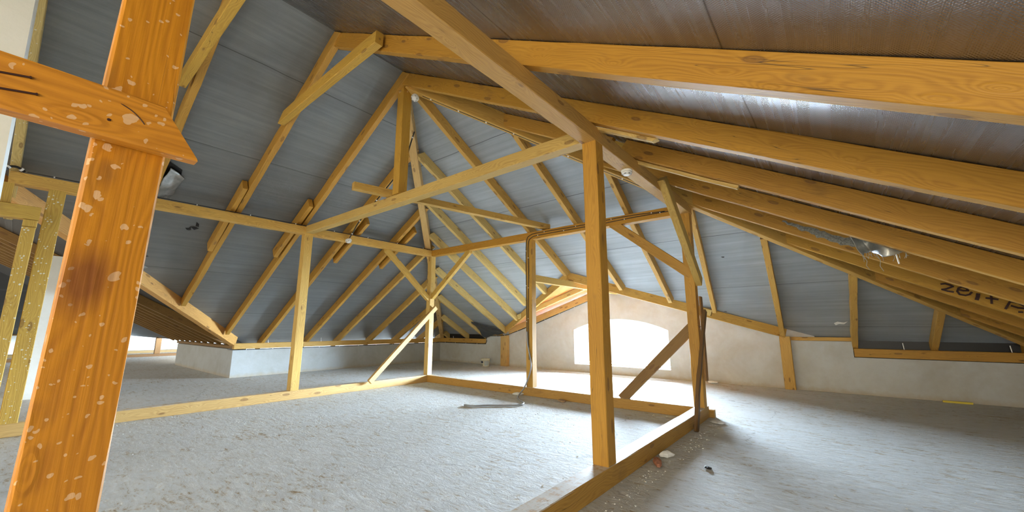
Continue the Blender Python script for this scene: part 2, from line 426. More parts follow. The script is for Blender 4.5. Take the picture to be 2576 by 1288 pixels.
def axbeam(name, label, cat, a, b, axis, **kw):
    """axis aligned timber filling the box a..b"""
    a = V(a); b = V(b)
    i = 'xyz'.index(axis)
    if axis == 'z':
        cx, cy = (a.x+b.x)/2, (a.y+b.y)/2
        # frame: x=up, up hint=+y -> zz=+y, yy = zz x x = y x z = +x
        return beam(name, label, cat, (cx, cy, a.z), (cx, cy, b.z), (-(b.x-a.x)/2, (b.x-a.x)/2), (-(b.y-a.y)/2, (b.y-a.y)/2), up=(0, 1, 0), **kw)
    if axis == 'x':
        return beam(name, label, cat, (a.x, (a.y+b.y)/2, (a.z+b.z)/2), (b.x, (a.y+b.y)/2, (a.z+b.z)/2), (-(b.y-a.y)/2, (b.y-a.y)/2), (-(b.z-a.z)/2, (b.z-a.z)/2), **kw)
    return beam(name, label, cat, ((a.x+b.x)/2, a.y, (a.z+b.z)/2), ((a.x+b.x)/2, b.y, (a.z+b.z)/2), (-(b.x-a.x)/2, (b.x-a.x)/2), (-(b.z-a.z)/2, (b.z-a.z)/2), **kw)

# ------------------------------------------------------------ roof geometry
XR, ZR, SL, YH = -4.397, 4.79, .548, 2.95     # ridge x and height, pitch, y of the hip apex
XK, YW, YWING = -11.33, 9.79, 3.30            # knee wall, far gable wall, wing knee wall
XE, YE = XK-.5, YW+.5                         # eaves, outside
def zl(x): return ZR - SL*(XR-x)
def zr_(x): return ZR - SL*(x-XR)
def zb(y): return ZR - SL*(y-YH)
def zwing(y): return ZR - SL*(y+3.703)
def roof(name, poly, mat, label, uvf, thick=.04, flip=False):
    # subdivide as a fan of the polygon, with a back skin to give it thickness
    n = len(poly); P = [V(p) for p in poly]
    nn = (P[1]-P[0]).cross(P[2]-P[0]).normalized()
    if nn.z < 0: nn = -nn
    vs = P + [p+nn*thick for p in P]
    fs = [tuple(range(n)), tuple(range(n, 2*n))[::-1]] + [(i, n+i, n+(i+1) % n, (i+1) % n) for i in range(n)]
    o = mesh_obj(name, vs, fs, mat, uvs=[uvf(p) for p in vs])
    tag(o, label, 'ceiling', kind='structure'); return o
K = math.sqrt(1+SL*SL)
xe = XE; ye = YE
YV = -3.703                                    # where the valley meets the ridge
apex = (XR, YH, ZR)
# left slope
tl = XR-xe                                     # horizontal run
yhl = YH+tl                                    # hip reaches the eaves at
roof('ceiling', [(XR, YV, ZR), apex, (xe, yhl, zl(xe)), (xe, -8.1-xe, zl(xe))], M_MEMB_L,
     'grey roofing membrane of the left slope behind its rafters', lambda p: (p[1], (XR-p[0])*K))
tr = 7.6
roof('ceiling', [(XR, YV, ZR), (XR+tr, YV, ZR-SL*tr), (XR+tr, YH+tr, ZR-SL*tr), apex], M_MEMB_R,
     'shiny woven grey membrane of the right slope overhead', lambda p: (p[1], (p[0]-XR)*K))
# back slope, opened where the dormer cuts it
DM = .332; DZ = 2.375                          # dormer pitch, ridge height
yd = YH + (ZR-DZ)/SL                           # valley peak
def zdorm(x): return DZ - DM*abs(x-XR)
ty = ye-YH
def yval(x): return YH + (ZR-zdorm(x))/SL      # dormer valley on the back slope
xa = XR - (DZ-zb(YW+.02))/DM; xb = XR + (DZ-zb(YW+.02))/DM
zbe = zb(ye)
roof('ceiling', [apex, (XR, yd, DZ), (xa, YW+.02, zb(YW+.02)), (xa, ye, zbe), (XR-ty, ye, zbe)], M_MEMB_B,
     'grey membrane of the back slope left of the dormer, window light in its bluish tint', lambda p: (p[0], (p[1]-YH)*K))
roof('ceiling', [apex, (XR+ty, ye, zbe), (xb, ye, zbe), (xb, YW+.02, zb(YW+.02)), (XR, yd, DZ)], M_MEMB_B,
     'grey membrane of the back slope right of the dormer, window light in its bluish tint', lambda p: (p[0], (p[1]-YH)*K))
# wing slope beyond the valley
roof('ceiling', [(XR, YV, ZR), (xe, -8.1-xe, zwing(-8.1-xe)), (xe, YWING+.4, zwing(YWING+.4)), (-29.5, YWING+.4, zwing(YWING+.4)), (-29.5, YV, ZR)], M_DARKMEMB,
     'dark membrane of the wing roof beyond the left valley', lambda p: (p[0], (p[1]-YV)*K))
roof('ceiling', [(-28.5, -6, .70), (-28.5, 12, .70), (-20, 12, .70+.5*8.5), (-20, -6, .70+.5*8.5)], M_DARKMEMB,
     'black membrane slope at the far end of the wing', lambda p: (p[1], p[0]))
# dormer soffit: orange boards
M_SOFFIT = M_WOOD
for sx, lab in ((-1, 'orange boards lining the left half of the dormer'), (1, 'orange boards lining the right half of the dormer')):
    x1 = XR+sx*4.06
    P = [(XR, yd, DZ), (XR, YW+.5, DZ), (x1, YW+.5, zdorm(x1)), (x1, yval(x1), zdorm(x1))]
    o = mesh_obj('ceiling', [V(p) for p in P]+[V(p)+V((0, 0, .04)) for p in P],
                 [(0, 1, 2, 3), (7, 6, 5, 4), (0, 4, 5, 1), (1, 5, 6, 2), (2, 6, 7, 3), (3, 7, 4, 0)], M_WOOD)
    o.color = (.95, .36, .06, 1); tag(o, lab, 'ceiling', kind='structure')

# ------------------------------------------------------------ floor and walls
fl = mesh_obj('floor', [(-30, -8, 0), (5, -8, 0), (5, 13, 0), (-30, 13, 0), (-30, -8, -.1), (5, -8, -.1), (5, 13, -.1), (-30, 13, -.1)],
              [(0, 1, 2, 3), (7, 6, 5, 4), (0, 4, 5, 1), (1, 5, 6, 2), (2, 6, 7, 3), (3, 7, 4, 0)], M_FLOOR)
tag(fl, 'rough dusty grey concrete floor of the attic', 'floor', kind='structure')

TH = .36
def wall_piece(name, mb, label, mat=M_WALL):
    o = mb.build(name, mat); tag(o, label, 'wall', kind='structure'); return o
# back wall with arched opening
x0w, x1w, zs, zsp, zpk = -5.71, -3.13, .195, 1.125, 1.405
def arch(n=14):
    out = []
    h = zpk-zsp; hw = (x1w-x0w)/2; R = (hw*hw+h*h)/(2*h); cx = (x0w+x1w)/2; cz = zpk-R
    a0 = math.asin(hw/R)
    for i in range(n+1):
        t = -a0+2*a0*i/n
        out.append((cx+R*math.sin(t), cz+R*math.cos(t)))
    return out
AR = arch()
rk = .03                                      # masonry stops this far below the dormer boards
gl, gr = -8.10, -.83
def ztop(x): return zdorm(x)-rk
def wp(mb, pts, y0=YW, th=TH):
    mb.prism([(x, y0, z) for x, z in pts], (0, th, 0))
mb = MB()
wp(mb, [(gl, 0), (x0w, 0), (x0w, ztop(x0w)), (gl, ztop(gl))])
wp(mb, [(x1w, 0), (gr, 0), (gr, ztop(gr)), (x1w, ztop(x1w))])
wp(mb, [(x0w, 0), (x1w, 0), (x1w, zs), (x0w, zs)])
for i in range(len(AR)-1):
    (xa_, za_), (xb_, zb_) = AR[i], AR[i+1]
    wp(mb, [(xa_, za_), (xb_, zb_), (xb_, ztop(xb_)), (xa_, ztop(xa_))])
wp(mb, [(-9.05, 0), (gl, 0), (gl, .93), (-9.05, .93)])
wp(mb, [(gr, 0), (.2, 0), (.2, .94), (gr, .94)])
wp(mb, [(XK-.4, 0), (-9.05, 0), (-9.05, .64), (XK-.4, .64)])
wp(mb, [(.2, 0), (3.6, 0), (3.6, .655), (.2, .655)])
wall_piece('wall_back', mb, 'white plastered gable wall with an arched window opening')
mb = MB()
for xl_, xr_ in ((gr, .2), (-9.05, gl)):
    mb.prism([(xl_, YW+.06, .9), (xl_, YW+.06, 1.006), (xl_, YW+.22, .918), (xl_, YW+.22, .88)], (xr_-xl_, 0, 0))
XG = (2.375-(4.79-.548*(YW+.02-2.95)))/.332
mb.prism([(gr, YW+.02, .93), (XR+XG, YW+.02, .93), (XR+XG, YW+.02, 1.03), (gr, YW+.02, 1.188)], (0, .1, 0))
mb.prism([(gl, YW+.02, .92), (XR-XG, YW+.02, .92), (XR-XG, YW+.02, 1.03), (gl, YW+.02, 1.143)], (0, .1, 0))
wall_piece('wall_back', mb, 'plaster upstand closing the eaves behind the wall plates')
mb = MB()
for xl_, xr_ in ((.2, 3.6), (XK-.4, -9.05)):
    mb.prism([(xl_, YW+.15, .64), (xl_, YW+.15, .956), (xl_, YW+.33, .858), (xl_, YW+.33, .64)], (xr_-xl_, 0, 0))  # added to stop light leaking at the eaves; black stands for the dark gap
wall_piece('wall_back', mb, 'black wedges added to block light leaks behind the low wall plates', M_BLACK)
# knee wall left
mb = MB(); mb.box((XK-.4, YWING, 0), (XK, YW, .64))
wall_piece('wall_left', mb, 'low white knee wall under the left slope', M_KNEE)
# wing knee wall with a rounded far end
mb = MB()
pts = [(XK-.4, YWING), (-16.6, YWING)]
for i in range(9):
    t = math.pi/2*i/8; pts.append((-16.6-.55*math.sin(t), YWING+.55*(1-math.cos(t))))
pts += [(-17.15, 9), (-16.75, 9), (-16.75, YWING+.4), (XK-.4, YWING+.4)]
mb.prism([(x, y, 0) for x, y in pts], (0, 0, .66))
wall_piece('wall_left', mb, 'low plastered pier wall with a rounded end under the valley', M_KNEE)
mb = MB(); mb.box((-28.6, -8, 0), (-28.2, 12, .80))
wall_piece('wall_left', mb, 'white knee wall at the far end of the wing', M_WALLW)
# right wall, outside the picture, closes the eaves
mb = MB(); mb.box((3.2, -1.2, 0), (3.6, YW, .66))
wall_piece('wall_right', mb, 'low knee wall under the right slope beside the camera', M_WALLW)

# window
win = empty('window_1', ((x0w+x1w)/2, YW+.27, zs)); tag(win, 'white arched window glowing with daylight in the gable wall', 'window', kind='structure')
def wchild(name, mb, mat):
    o = mb.build(name, mat, win); o.matrix_parent_inverse = Matrix.Translation(win.location).inverted(); return o
mb = MB(); fw = .05; yf = YW+.27
inner = [(x0w+fw, zs+fw)] + [((x-(x0w+x1w)/2)*(1-2*fw/(x1w-x0w))+(x0w+x1w)/2, z-fw) for x, z in AR] + [(x1w-fw, zs+fw)]
outer = [(x0w, zs)] + AR + [(x1w, zs)]
for i in range(len(outer)):
    j = (i+1) % len(outer)
    mb.prism([(outer[i][0], yf, outer[i][1]), (outer[j][0], yf, outer[j][1]), (inner[j][0], yf, inner[j][1]), (inner[i][0], yf, inner[i][1])], (0, .05, 0))
wchild('window_frame', mb, M_FRAME)
mb = MB(); mb.prism([(x, yf+.02, z) for x, z in inner], (0, .008, 0)); wchild('pane', mb, M_GLASS)
mb = MB(); mb.box((x0w, YW+.02, zs-.0), (x1w, YW+.27, zs+.015)); wchild('window_sill', mb, M_FRAME)

# ------------------------------------------------------------ plates on the walls
def plate(a, b, axis, label, color=GOLD2, nm='wall_plate', **kw):
    return axbeam(nm, label, 'timber', a, b, axis, color=color, group='wall plates under the rafters', **kw)
plate((XK-.13, YWING+.02, .665), (XK, YW+.0, .80), 'y', 'long pine wall plate on top of the low left knee wall', WARM)
plate((XK+.0, YW+.0, .665), (-9.06, YW+.14, .81), 'x', 'short pine plate on the back wall left of the hanging black sheet', WARM)
plate((-9.0, YW+.01, .935), (-8.34, YW+.1, .985), 'x', 'thin pine strip behind the black sheet, left of the gable', WARM)
plate((gr+.1, YW+.0, .945), (.2, YW+.1, 1.015), 'x', 'thin pine plate between the right wall post and the step in the wall', WARM)
plate((.21, YW+.0, .665), (3.2, YW+.14, .815), 'x', 'long pine plate on the low back wall at the right edge', GOLD2)
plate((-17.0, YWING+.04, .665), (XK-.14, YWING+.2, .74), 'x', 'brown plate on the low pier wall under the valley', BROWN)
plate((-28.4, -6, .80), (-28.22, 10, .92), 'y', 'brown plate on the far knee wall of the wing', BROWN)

# ------------------------------------------------------------ rafters
W_, D_ = .075, .168
def rafter(sl, c0, t0, c1, t1, label, color=GOLD, w_=W_, d_=D_, s0=0.0, s1=0.0, nm='rafter', **kw):
    """left/right: c=y, t=x ; back: c=x, t=y ; (c,t) is the upper near edge, touching the membrane"""
    g = {'L': 'rafters of the left slope', 'R': 'rafters of the right slope', 'B': 'rafters of the back slope', 'W': 'rafters of the wing roof'}[sl]
    e = -.004
    if sl == 'L': a = (t0, c0, zl(t0)+e); b = (t1, c1, zl(t1)+e); yr = (-w_, 0)
    elif sl == 'R': a = (t0, c0, zr_(t0)+e); b = (t1, c1, zr_(t1)+e); yr = (0, w_)
    elif sl == 'B': a = (c0, t0, zb(t0)+e); b = (c1, t1, zb(t1)+e); yr = (0, w_)
    else: a = (c0, t0, zwing(t0)+e); b = (c1, t1, zwing(t1)+e); yr = (-w_/2, w_/2)
    return beam(nm, label, 'rafter', a, b, yr, (-d_, 0), color=color, group=g, s0=s0, s1=s1, **kw)
vt = SL                                        # makes a plumb end cut
Lr = [  # y at ridge end, x start, y end, x end, label, colour
    (-.33, XR, -.33, -8.2, 'plaster-splashed rafter beside the white chimney at the top left corner', CREAM),
    (.87, XR, .87, -8.9, 'left-slope rafter with a collar lapped on it, just right of the orange post', GOLD2),
    (1.93, XR, 1.92, -9.95, 'left-slope rafter whose head meets the collar tie under the ridge', GOLD2),
    (2.93, XR, 3.0, -11.0, 'longest left-slope rafter, running from the hip apex to the foot of the valley', GOLD2),
    (3.80, -5.35, 3.90, -11.62, 'left-slope rafter passing just left of the detector on the long purlin', GOLD2),
    (4.90, -6.40, 5.0, -11.62, 'left-slope rafter whose foot stands just right of the splashed left post', GOLD2),
    (5.88, -7.35, 5.90, -11.66, 'left-slope rafter crossing behind the left knee brace of the corner post', WARM),
    (6.85, -8.35, 6.96, -11.66, 'left-slope rafter ending at the plate above the leaning strut', WARM),
    (7.90, -9.36, 7.92, -11.66, 'left-slope rafter running parallel behind the leaning strut', WARM),
    (8.90, -10.36, 8.94, -11.66, 'short left-slope rafter seen just right of the corner post', WARM),
    (9.77, -11.2, 9.78, -11.68, 'shortest left-slope jack rafter in the far corner', WARM)]
LR = []
for i, (y0, xa1, y1, xb1, lab, colr) in enumerate(Lr):
    LR.append(rafter('L', y0, xa1, y1, xb1, lab, colr, s0=vt, s1=(-1.6 if xb1 < -11.5 else 0), mat=(M_SPLAT if i == 0 else None), wob=(.006 if i in (1, 2) else .003)))
Rr = [
    (1.95, XR, 1.95, 3.1, 'broadest right-slope rafter, nearest the camera, right across the top', (.64, .33, .06, 1)),
    (2.94, XR, 2.95, 3.1, 'second right-slope rafter from the top, starting at the hip apex', (.66, .35, .065, 1)),
    (4.87, -2.5, 4.87, 3.1, 'right-slope rafter above the torn hanging foil', GOLD),
    (5.87, -1.62, 5.93, 3.1, 'right-slope rafter with a grey smear, behind the torn foil', GOLD),
    (6.86, -.55, 6.89, 3.1, 'right-slope rafter carrying the dark hand-painted writing', (.70, .39, .08, 1)),
    (7.80, .36, 7.93, 3.1, 'right-slope rafter just below the painted one', GOLD),
    (8.72, 1.30, 8.84, 3.1, 'lowest right-slope rafter, above the hip beam at the right edge', GOLD)]
RRo = []
for y0, xa1, y1, xb1, lab, colr in Rr:
    RRo.append(rafter('R', y0, xa1, y1, xb1, lab, colr, s0=vt, w_=.085, d_=.172, wob=.004))
# the third rafter is two pieces, spliced over the purlin
rafter('R', 3.93, -3.42, 3.93, -1.72, 'short upper piece of the spliced right-slope rafter, behind the purlin', GOLD, s0=vt)
rafter('R', 3.91, -1.55, 3.88, 3.1, 'right-slope rafter that starts with a sawn end just past the long purlin', GOLD, w_=.085, d_=.172, s0=.25)
beam('splice_board', 'pale splintered board nailed under the spliced right-slope rafter', 'board', (-1.75, 3.97, zr_(-1.75)-.21), (-.55, 3.96, zr_(-.55)-.205), (0, .05), (-.03, .0), color=PALE, wob=.012)
beam('splice_board', 'pale board with a pointed end under the second right-slope rafter', 'board', (-2.0, 3.03, zr_(-2.0)-.205), (-.95, 3.03, zr_(-.95)-.2), (0, .06), (-.03, .0), color=PALE, wob=.003, s1=1.2)
bb = MB(); bb.box((-.07, -.05, -.08), (.07, .05, .08))
kb = beam('timber_offcut', 'knotty offcut wedged between the long purlin and the spliced rafter', 'board', (-1.76, 3.99, zr_(-1.76)-.02), (-1.52, 3.99, zr_(-1.52)-.02), (0, .09), (-.16, 0), color=OLIVE, wob=.012, s0=.4, s1=-.3)

Br = [
    (-10.95, 9.75, -11.05, 10.2, 'tiny back-slope jack rafter in the far left corner', PALE),
    (-9.97, 8.75, -10.0, 10.2, 'short back-slope jack rafter left of the black sheet', PALE),
    (-9.0, 7.75, -9.07, 10.1, 'back-slope jack rafter that the black sheet is tacked to', PALE),
    (-7.87, 6.68, -7.93, 9.62, 'back-slope rafter ending on the left wall post', PALE),
    (-6.85, 5.63, -6.97, 8.98, 'back-slope rafter passing behind the right knee brace of the corner post', PALE),
    (-6.03, 4.72, -6.17, 8.32, 'back-slope rafter crossing behind the cross tie left of the window post', PALE),
    (-5.23, 4.02, -5.25, 7.90, 'back-slope rafter with a sawn head standing clear of the hip', PALE),
    (-4.33, 3.15, -4.33, 7.35, 'longest back-slope rafter, from the apex detector to the dormer peak', WARM),
    (-3.29, 4.25, -3.35, 7.93, 'back-slope rafter half hidden behind the tall front post', WARM),
    (-2.32, 5.20, -2.53, 8.42, 'back-slope rafter just right of the tall front post', WARM),
    (-1.46, 6.10, -1.82, 8.80, 'back-slope rafter just right of the right corner post', WARM),
    (-.66, 6.95, -.80, 9.62, 'back-slope rafter ending on the right wall post', WARM),
    (.33, 7.9, .27, 10.2, 'wavy-edged back-slope rafter at the step of the back wall', WARM),
    (1.31, 8.85, 1.30, 10.2, 'short back-slope rafter near the right edge', WARM),
    (2.30, 9.8, 2.30, 10.2, 'stub of a back-slope rafter cut by the right edge', GOLD)]
BR = []
for i, (c0, t0, c1, t1, lab, colr) in enumerate(Br):
    BR.append(rafter('B', c0, t0, c1, t1, lab, colr, s0=vt, s1=(-1.6 if t1 > 10 else vt), w_=(.085 if i > 10 else W_), wob=(.012 if i == 12 else .003)))
# wing rafters, seen edge-on under the valley
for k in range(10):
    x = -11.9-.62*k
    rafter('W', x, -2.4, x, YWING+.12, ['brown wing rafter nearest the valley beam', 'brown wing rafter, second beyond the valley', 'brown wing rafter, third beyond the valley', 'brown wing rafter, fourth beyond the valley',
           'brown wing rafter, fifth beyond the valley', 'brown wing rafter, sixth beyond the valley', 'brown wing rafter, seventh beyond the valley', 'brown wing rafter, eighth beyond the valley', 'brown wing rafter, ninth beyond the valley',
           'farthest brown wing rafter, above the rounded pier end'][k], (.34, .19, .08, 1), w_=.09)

# hips, valley
def hipbeam(name, label, a, b, drop, w_, d_, color, up=(0, 0, 1), **kw):
    return beam(name, label, 'beam', a, b, (-w_/2, w_/2), (-d_, -drop), color=color, up=up, **kw)
t1 = 6.9
hipbeam('hip_beam', 'long straight hip beam falling from the apex to the right edge', (XR+.12, YH+.12, zr_(XR+.12)), (XR+t1, YH+t1, zr_(XR+t1)), .0, .10, .235, WARM)
t1 = 7.0
hipbeam('hip_beam', 'hip beam falling from the apex behind the corner post to the far left corner', (XR-.1, YH+.1, zl(XR-.1)), (XR-t1, YH+t1, zl(XR-t1)), .0, .13, .23, PINK)
va = (-4.9, -3.2, zl(-4.9)); vb = (-11.45, 3.35, zl(-11.45))
hipbeam('valley_beam', 'orange valley beam falling behind the orange post to the foot of the knee wall', va, vb, -.03, .12, .195, (.92, .52, .27, 1), wob=.002)

# dormer valley boards on the back slope and rake boards on the gable wall
def vboard(x0, x1, label, color=WARM):
    a = V((x0, yval(x0), zdorm(x0)-.004)); b = V((x1, yval(x1), zdorm(x1)-.004))
    return beam('valley_board', label, 'board', a, b, (0, .05) if x0 > x1 else (-.05, 0), (-.175, 0), color=color)
vboard(XR, -8.0, 'valley board rising from the left wall post to the dormer peak')
vboard(XR, -.78, 'valley board falling from the dormer peak to the right wall post')
def rboard(x0, x1, label, yy, zoff=.01, h=.175, color=WARM, nm='rake_board'):
    a = (x0, yy, zdorm(x0)-zoff); b = (x1, yy, zdorm(x1)-zoff)
    return beam(nm, label, 'board', a, b, (0, .08) if x0 < x1 else (-.08, 0), (-h, 0), color=color)
rboard(-8.05, XR, 'rake board along the left half of the gable wall top, cable under it', YW-.085, color=PINK)
rboard(XR, -.9, 'rake board along the right half of the gable wall top', YW-.085, color=PINK)
rboard(-6.9, XR, 'dormer rafter above the left rake board, coloured pale for a band of light', 8.72, h=.12, nm='dormer_rafter', color=CREAM)  # cream colour stands in for the overexposed band of light here
rboard(XR, -1.9, 'dormer rafter above the right rake board', 8.72, h=.12, nm='dormer_rafter', color=CREAM)

# ------------------------------------------------------------ post frame
def timber(nm, a, b, axis, label, color=GOLD, cat='beam', **kw):
    return axbeam(nm, label, cat, a, b, axis, color=color, **kw)
timber('purlin', (-7.32, -.32, 2.83), (-7.18, 5.99, 2.97), 'y', 'long purlin across the left posts with a smoke detector', (.88, .55, .23, 1))
timber('purlin', (-7.178, 5.85, 2.83), (-1.602, 5.99, 2.97), 'x', 'back purlin over the corner posts with black cables along it', (.66, .34, .06, 1))
timber('purlin', (-1.60, -2.2, 2.83), (-1.46, 5.99, 2.97), 'y', 'heavy purlin crossing overhead from the top edge to the right corner post', (.70, .42, .20, 1), wob=.004)
timber('sill_beam', (-7.32, -.9, 0), (-7.18, 5.85, .146), 'y', 'left sill beam lying on the floor under the left posts', PINK, mat=M_SILL, wob=.004)
timber('sill_beam', (-7.32, 5.852, 0), (-1.602, 5.99, .146), 'x', 'back sill beam lying on the floor between the two corner posts', (.68, .40, .16, 1), mat=M_SILL)
timber('sill_beam', (-1.60, -2.2, 0), (-1.46, 6.04, .146), 'y', 'right sill beam running along the floor towards the camera', (.66, .38, .13, 1), mat=M_SILL, wob=.004)
PG = 'posts of the timber frame'
timber('post', (-7.32, 2.98, .146), (-7.18, 3.12, 2.83), 'z', 'left post under the long purlin, splashed with mortar low down', (.86, .57, .26, 1), 'post', group=PG)
timber('post', (-7.315, 5.855, .146), (-7.185, 5.985, 2.83), 'z', 'far left corner post with two knee braces', (.84, .58, .29, 1), 'post', group=PG)
timber('post', (-4.42, 5.855, .146), (-4.28, 5.985, 2.83), 'z', 'middle back post with cables clipped down it, left of the window', (.72, .42, .12, 1), 'post', group=PG)
timber('post', (-1.60, 5.855, .146), (-1.465, 5.985, 2.83), 'z', 'right corner post with a brace and a leaning board', (.70, .38, .10, 1), 'post', group=PG)
timber('post', (-1.60, 2.975, .146), (-1.465, 3.115, 2.83), 'z', 'tall front post in front of the arched window', (.68, .36, .075, 1), 'post', group=PG)
timber('post', (-7.32, -.01, .146), (-7.18, .13, 2.83), 'z', 'plaster-splashed cracked post left of the orange foreground post', OLIVE, 'post', mat=M_SPLAT, group=PG)
timber('post', (-7.24, -.15, 0), (-7.10, -.045, 2.33), 'z', 'shorter post at the left edge carrying a cut header', OLIVE, 'post', mat=M_SPLAT, group=PG)
timber('header_block', (-7.21, -.15, 2.335), (-7.08, -.04, 2.41), 'z', 'small packing block on top of the shorter left post', OLIVE, 'block')
timber('header_beam', (-7.2, -1.6, 2.415), (-7.07, -.035, 2.57), 'y', 'cut header beam with a bolt, at the left edge', OLIVE)
timber('post', (-7.30, -.40, 2.575), (-7.19, -.27, 2.83), 'z', 'stub post between the header and the purlin end at the left edge', OLIVE, 'post', group=PG)
# foreground orange post and cross board (slightly out of plumb)
beam('post', 'huge bright orange foreground post speckled with pale paint dots', 'post', (-1.53, .102, .146), (-1.53, .141, 2.83), (-.07, .07), (-.074, .074), up=(0, 1, 0), color=ORANGE, mat=M_FG, group=PG)
fb = beam('cross_board', 'orange board with a slanted end nailed across the foreground post', 'board', (-1.428, -.75, 1.76), (-1.428, .215, 1.745), (-.03, .022), (-.066, .066), color=(.86, .37, .05, 1), mat=M_FG, s1=-.72)
tie = timber('tie_beam', (-7.178, 2.985, 2.855), (-1.602, 3.115, 2.985), 'x', 'horizontal tie beam from the left post to the tall front post', (.76, .53, .28, 1))
beam('cross_tie', 'thin level timber from a free end over the tie beam to the middle back post', 'beam', (-4.76, 2.52, 2.99), (-3.99, 6.0, 2.995), (-.05, .05), (0, .1), color=(.78, .50, .22, 1))
timber('king_post', (-4.545, 2.975, 2.99), (-4.405, 3.115, 4.62), 'z', 'king post hanging from the hip apex down to the tie beam', (.72, .42, .10, 1), 'post')
beam('collar_tie', 'collar tie lapped on a left rafter, its cut end under the ridge', 'beam', (-5.55, 1.88, 4.01), (-3.25, 1.88, 4.065), (-.045, .04), (-.065, .065), color=(.74, .46, .13, 1), s0=1.3, s1=.1)
beam('collar_tie', 'collar tie at the top edge, lapped on the rafter beside the orange post', 'beam', (-5.55, .80, 4.03), (-3.1, .80, 4.045), (-.045, .04), (-.065, .065), color=(.74, .46, .13, 1), s0=1.3)
# knee braces
def brace(label, a, b, yr, zr, up, color=WARM, nm='knee_brace', **kw):
    return beam(nm, label, 'brace', a, b, yr, zr, up=up, color=color, **kw)
brace('knee brace from the far corner post up to the long left purlin', (-7.25, 5.90, 1.80), (-7.25, 4.66, 2.85), (-.045, .045), (-.055, .055), (0, 0, 1), (.82, .54, .22, 1), s0=-1.1, s1=.9)
brace('knee brace from the far corner post up to the back purlin', (-7.23, 5.92, 1.84), (-5.95, 5.92, 2.85), (-.045, .045), (-.055, .055), (0, 0, 1), (.76, .50, .18, 1), s0=-1.1, s1=1.1)
brace('long brace from the back purlin down to the right corner post', (-2.66, 5.90, 2.87), (-1.50, 5.90, 1.93), (-.045, .045), (-.07, .07), (0, 0, 1), (.66, .37, .12, 1))
brace('pale brace from the heavy purlin down to the right corner post', (-1.43, 4.62, 2.96), (-1.43, 5.95, 1.83), (-.045, .04), (-.065, .065), (0, 0, 1), (.66, .45, .20, 1), s0=.25, s1=-.2)
brace('pinkish strut leaning from the left sill up to the far corner post', (-7.12, 4.40, .15), (-7.12, 5.98, 1.64), (-.035, .03), (-.05, .05), (0, 0, 1), PINK, 'strut')
brace('dirty grey-brown strut from the back sill up to the right corner post', (-2.64, 5.915, .13), (-1.50, 5.915, 1.26), (-.03, .03), (-.07, .07), (0, 0, 1), (.36, .21, .11, 1), 'strut')
beam('leaning_board', 'dark bark-edged board leaning on the right corner post', 'board', (-1.405, 5.13, .0), (-1.36, 5.83, 1.42), (-.018, .018), (-.04, .04), up=(0, 1, 0), color=(.20, .11, .06, 1), wob=.012)
beam('leaning_board', 'narrow brown board fixed up the right corner post behind the leaning one', 'board', (-1.415, 5.86, .5), (-1.415, 5.90, 1.62), (-.012, .012), (-.05, .05), up=(0, 1, 0), color=(.36, .18, .07, 1), wob=.004)
timber('ledger_beam', (-4.40, 5.99, 2.045), (-4.29, 9.70, 2.17), 'y', 'level timber from the middle back post to the gable peak', (.82, .56, .25, 1))
timber('sill_offcut', (-1.60, 6.045, 0), (-1.40, 6.12, .10), 'x', 'offcut against the corner of the right sill', (.60, .36, .14, 1), 'block')
# wall posts
timber('post', (-8.31, 9.66, 0), (-8.05, 9.785, .94), 'z', 'short post against the gable wall behind the bucket', PINK, 'post', group=PG)
timber('post', (-.915, 9.68, 0), (-.735, 9.785, 1.02), 'z', 'short post against the gable wall at its right end', WARM, 'post', group=PG)
# sister pieces bolted beside the left rafters
def sister(y, xa1, xb1, label, color=GOLD2):
    a = (xa1, y, zl(xa1)-.02); b = (xb1, y, zl(xb1)-.02)
    return beam('rafter_splice', label, 'block', a, b, (-.07, 0), (-.175, 0), color=color, group='splice blocks beside the left rafters')
sister(1.84, -6.85, -8.3, 'splice block at the purlin beside the collar-tie rafter')
sister(2.85, -6.9, -8.25, 'splice block at the purlin just left of the tie beam end')
sister(4.00, -7.0, -8.2, 'splice block near the detector on the long purlin')
sister(5.10, -6.95, -8.2, 'splice block above the left knee brace')
# distant wing frame
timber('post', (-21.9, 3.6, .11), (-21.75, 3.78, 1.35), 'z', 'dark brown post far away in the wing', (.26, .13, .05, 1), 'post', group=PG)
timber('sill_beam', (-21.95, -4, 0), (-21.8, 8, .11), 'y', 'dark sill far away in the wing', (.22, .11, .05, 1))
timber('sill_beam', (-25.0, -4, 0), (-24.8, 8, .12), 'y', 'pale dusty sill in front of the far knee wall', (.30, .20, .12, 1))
beam('rafter', 'tiny lit rafter above the far knee wall of the wing', 'rafter', (-28.2, 1.95, .9), (-25, 1.95, 2.3), (-.05, .05), (-.1, .1), color=GOLD, group='rafters of the wing roof')

# chimney stacks
mb = MB(); mb.prism([(-4.35, -2.2, 0), (-4.35, -2.2, 4.0), (-4.35, -.262, 4.0), (-4.35, -.150, 0)], (.35, 0, 0))
ch = mb.build('chimney_stack', M_WALLW); tag(ch, 'white plastered chimney stack cut by the left edge', 'chimney')
mb = MB(); mb.box((-11.2, .10, 0), (-10.6, .93, 2.43))
ch = mb.build('chimney_stack', M_WALLW); tag(ch, 'pale chimney block standing beyond the orange post', 'chimney')

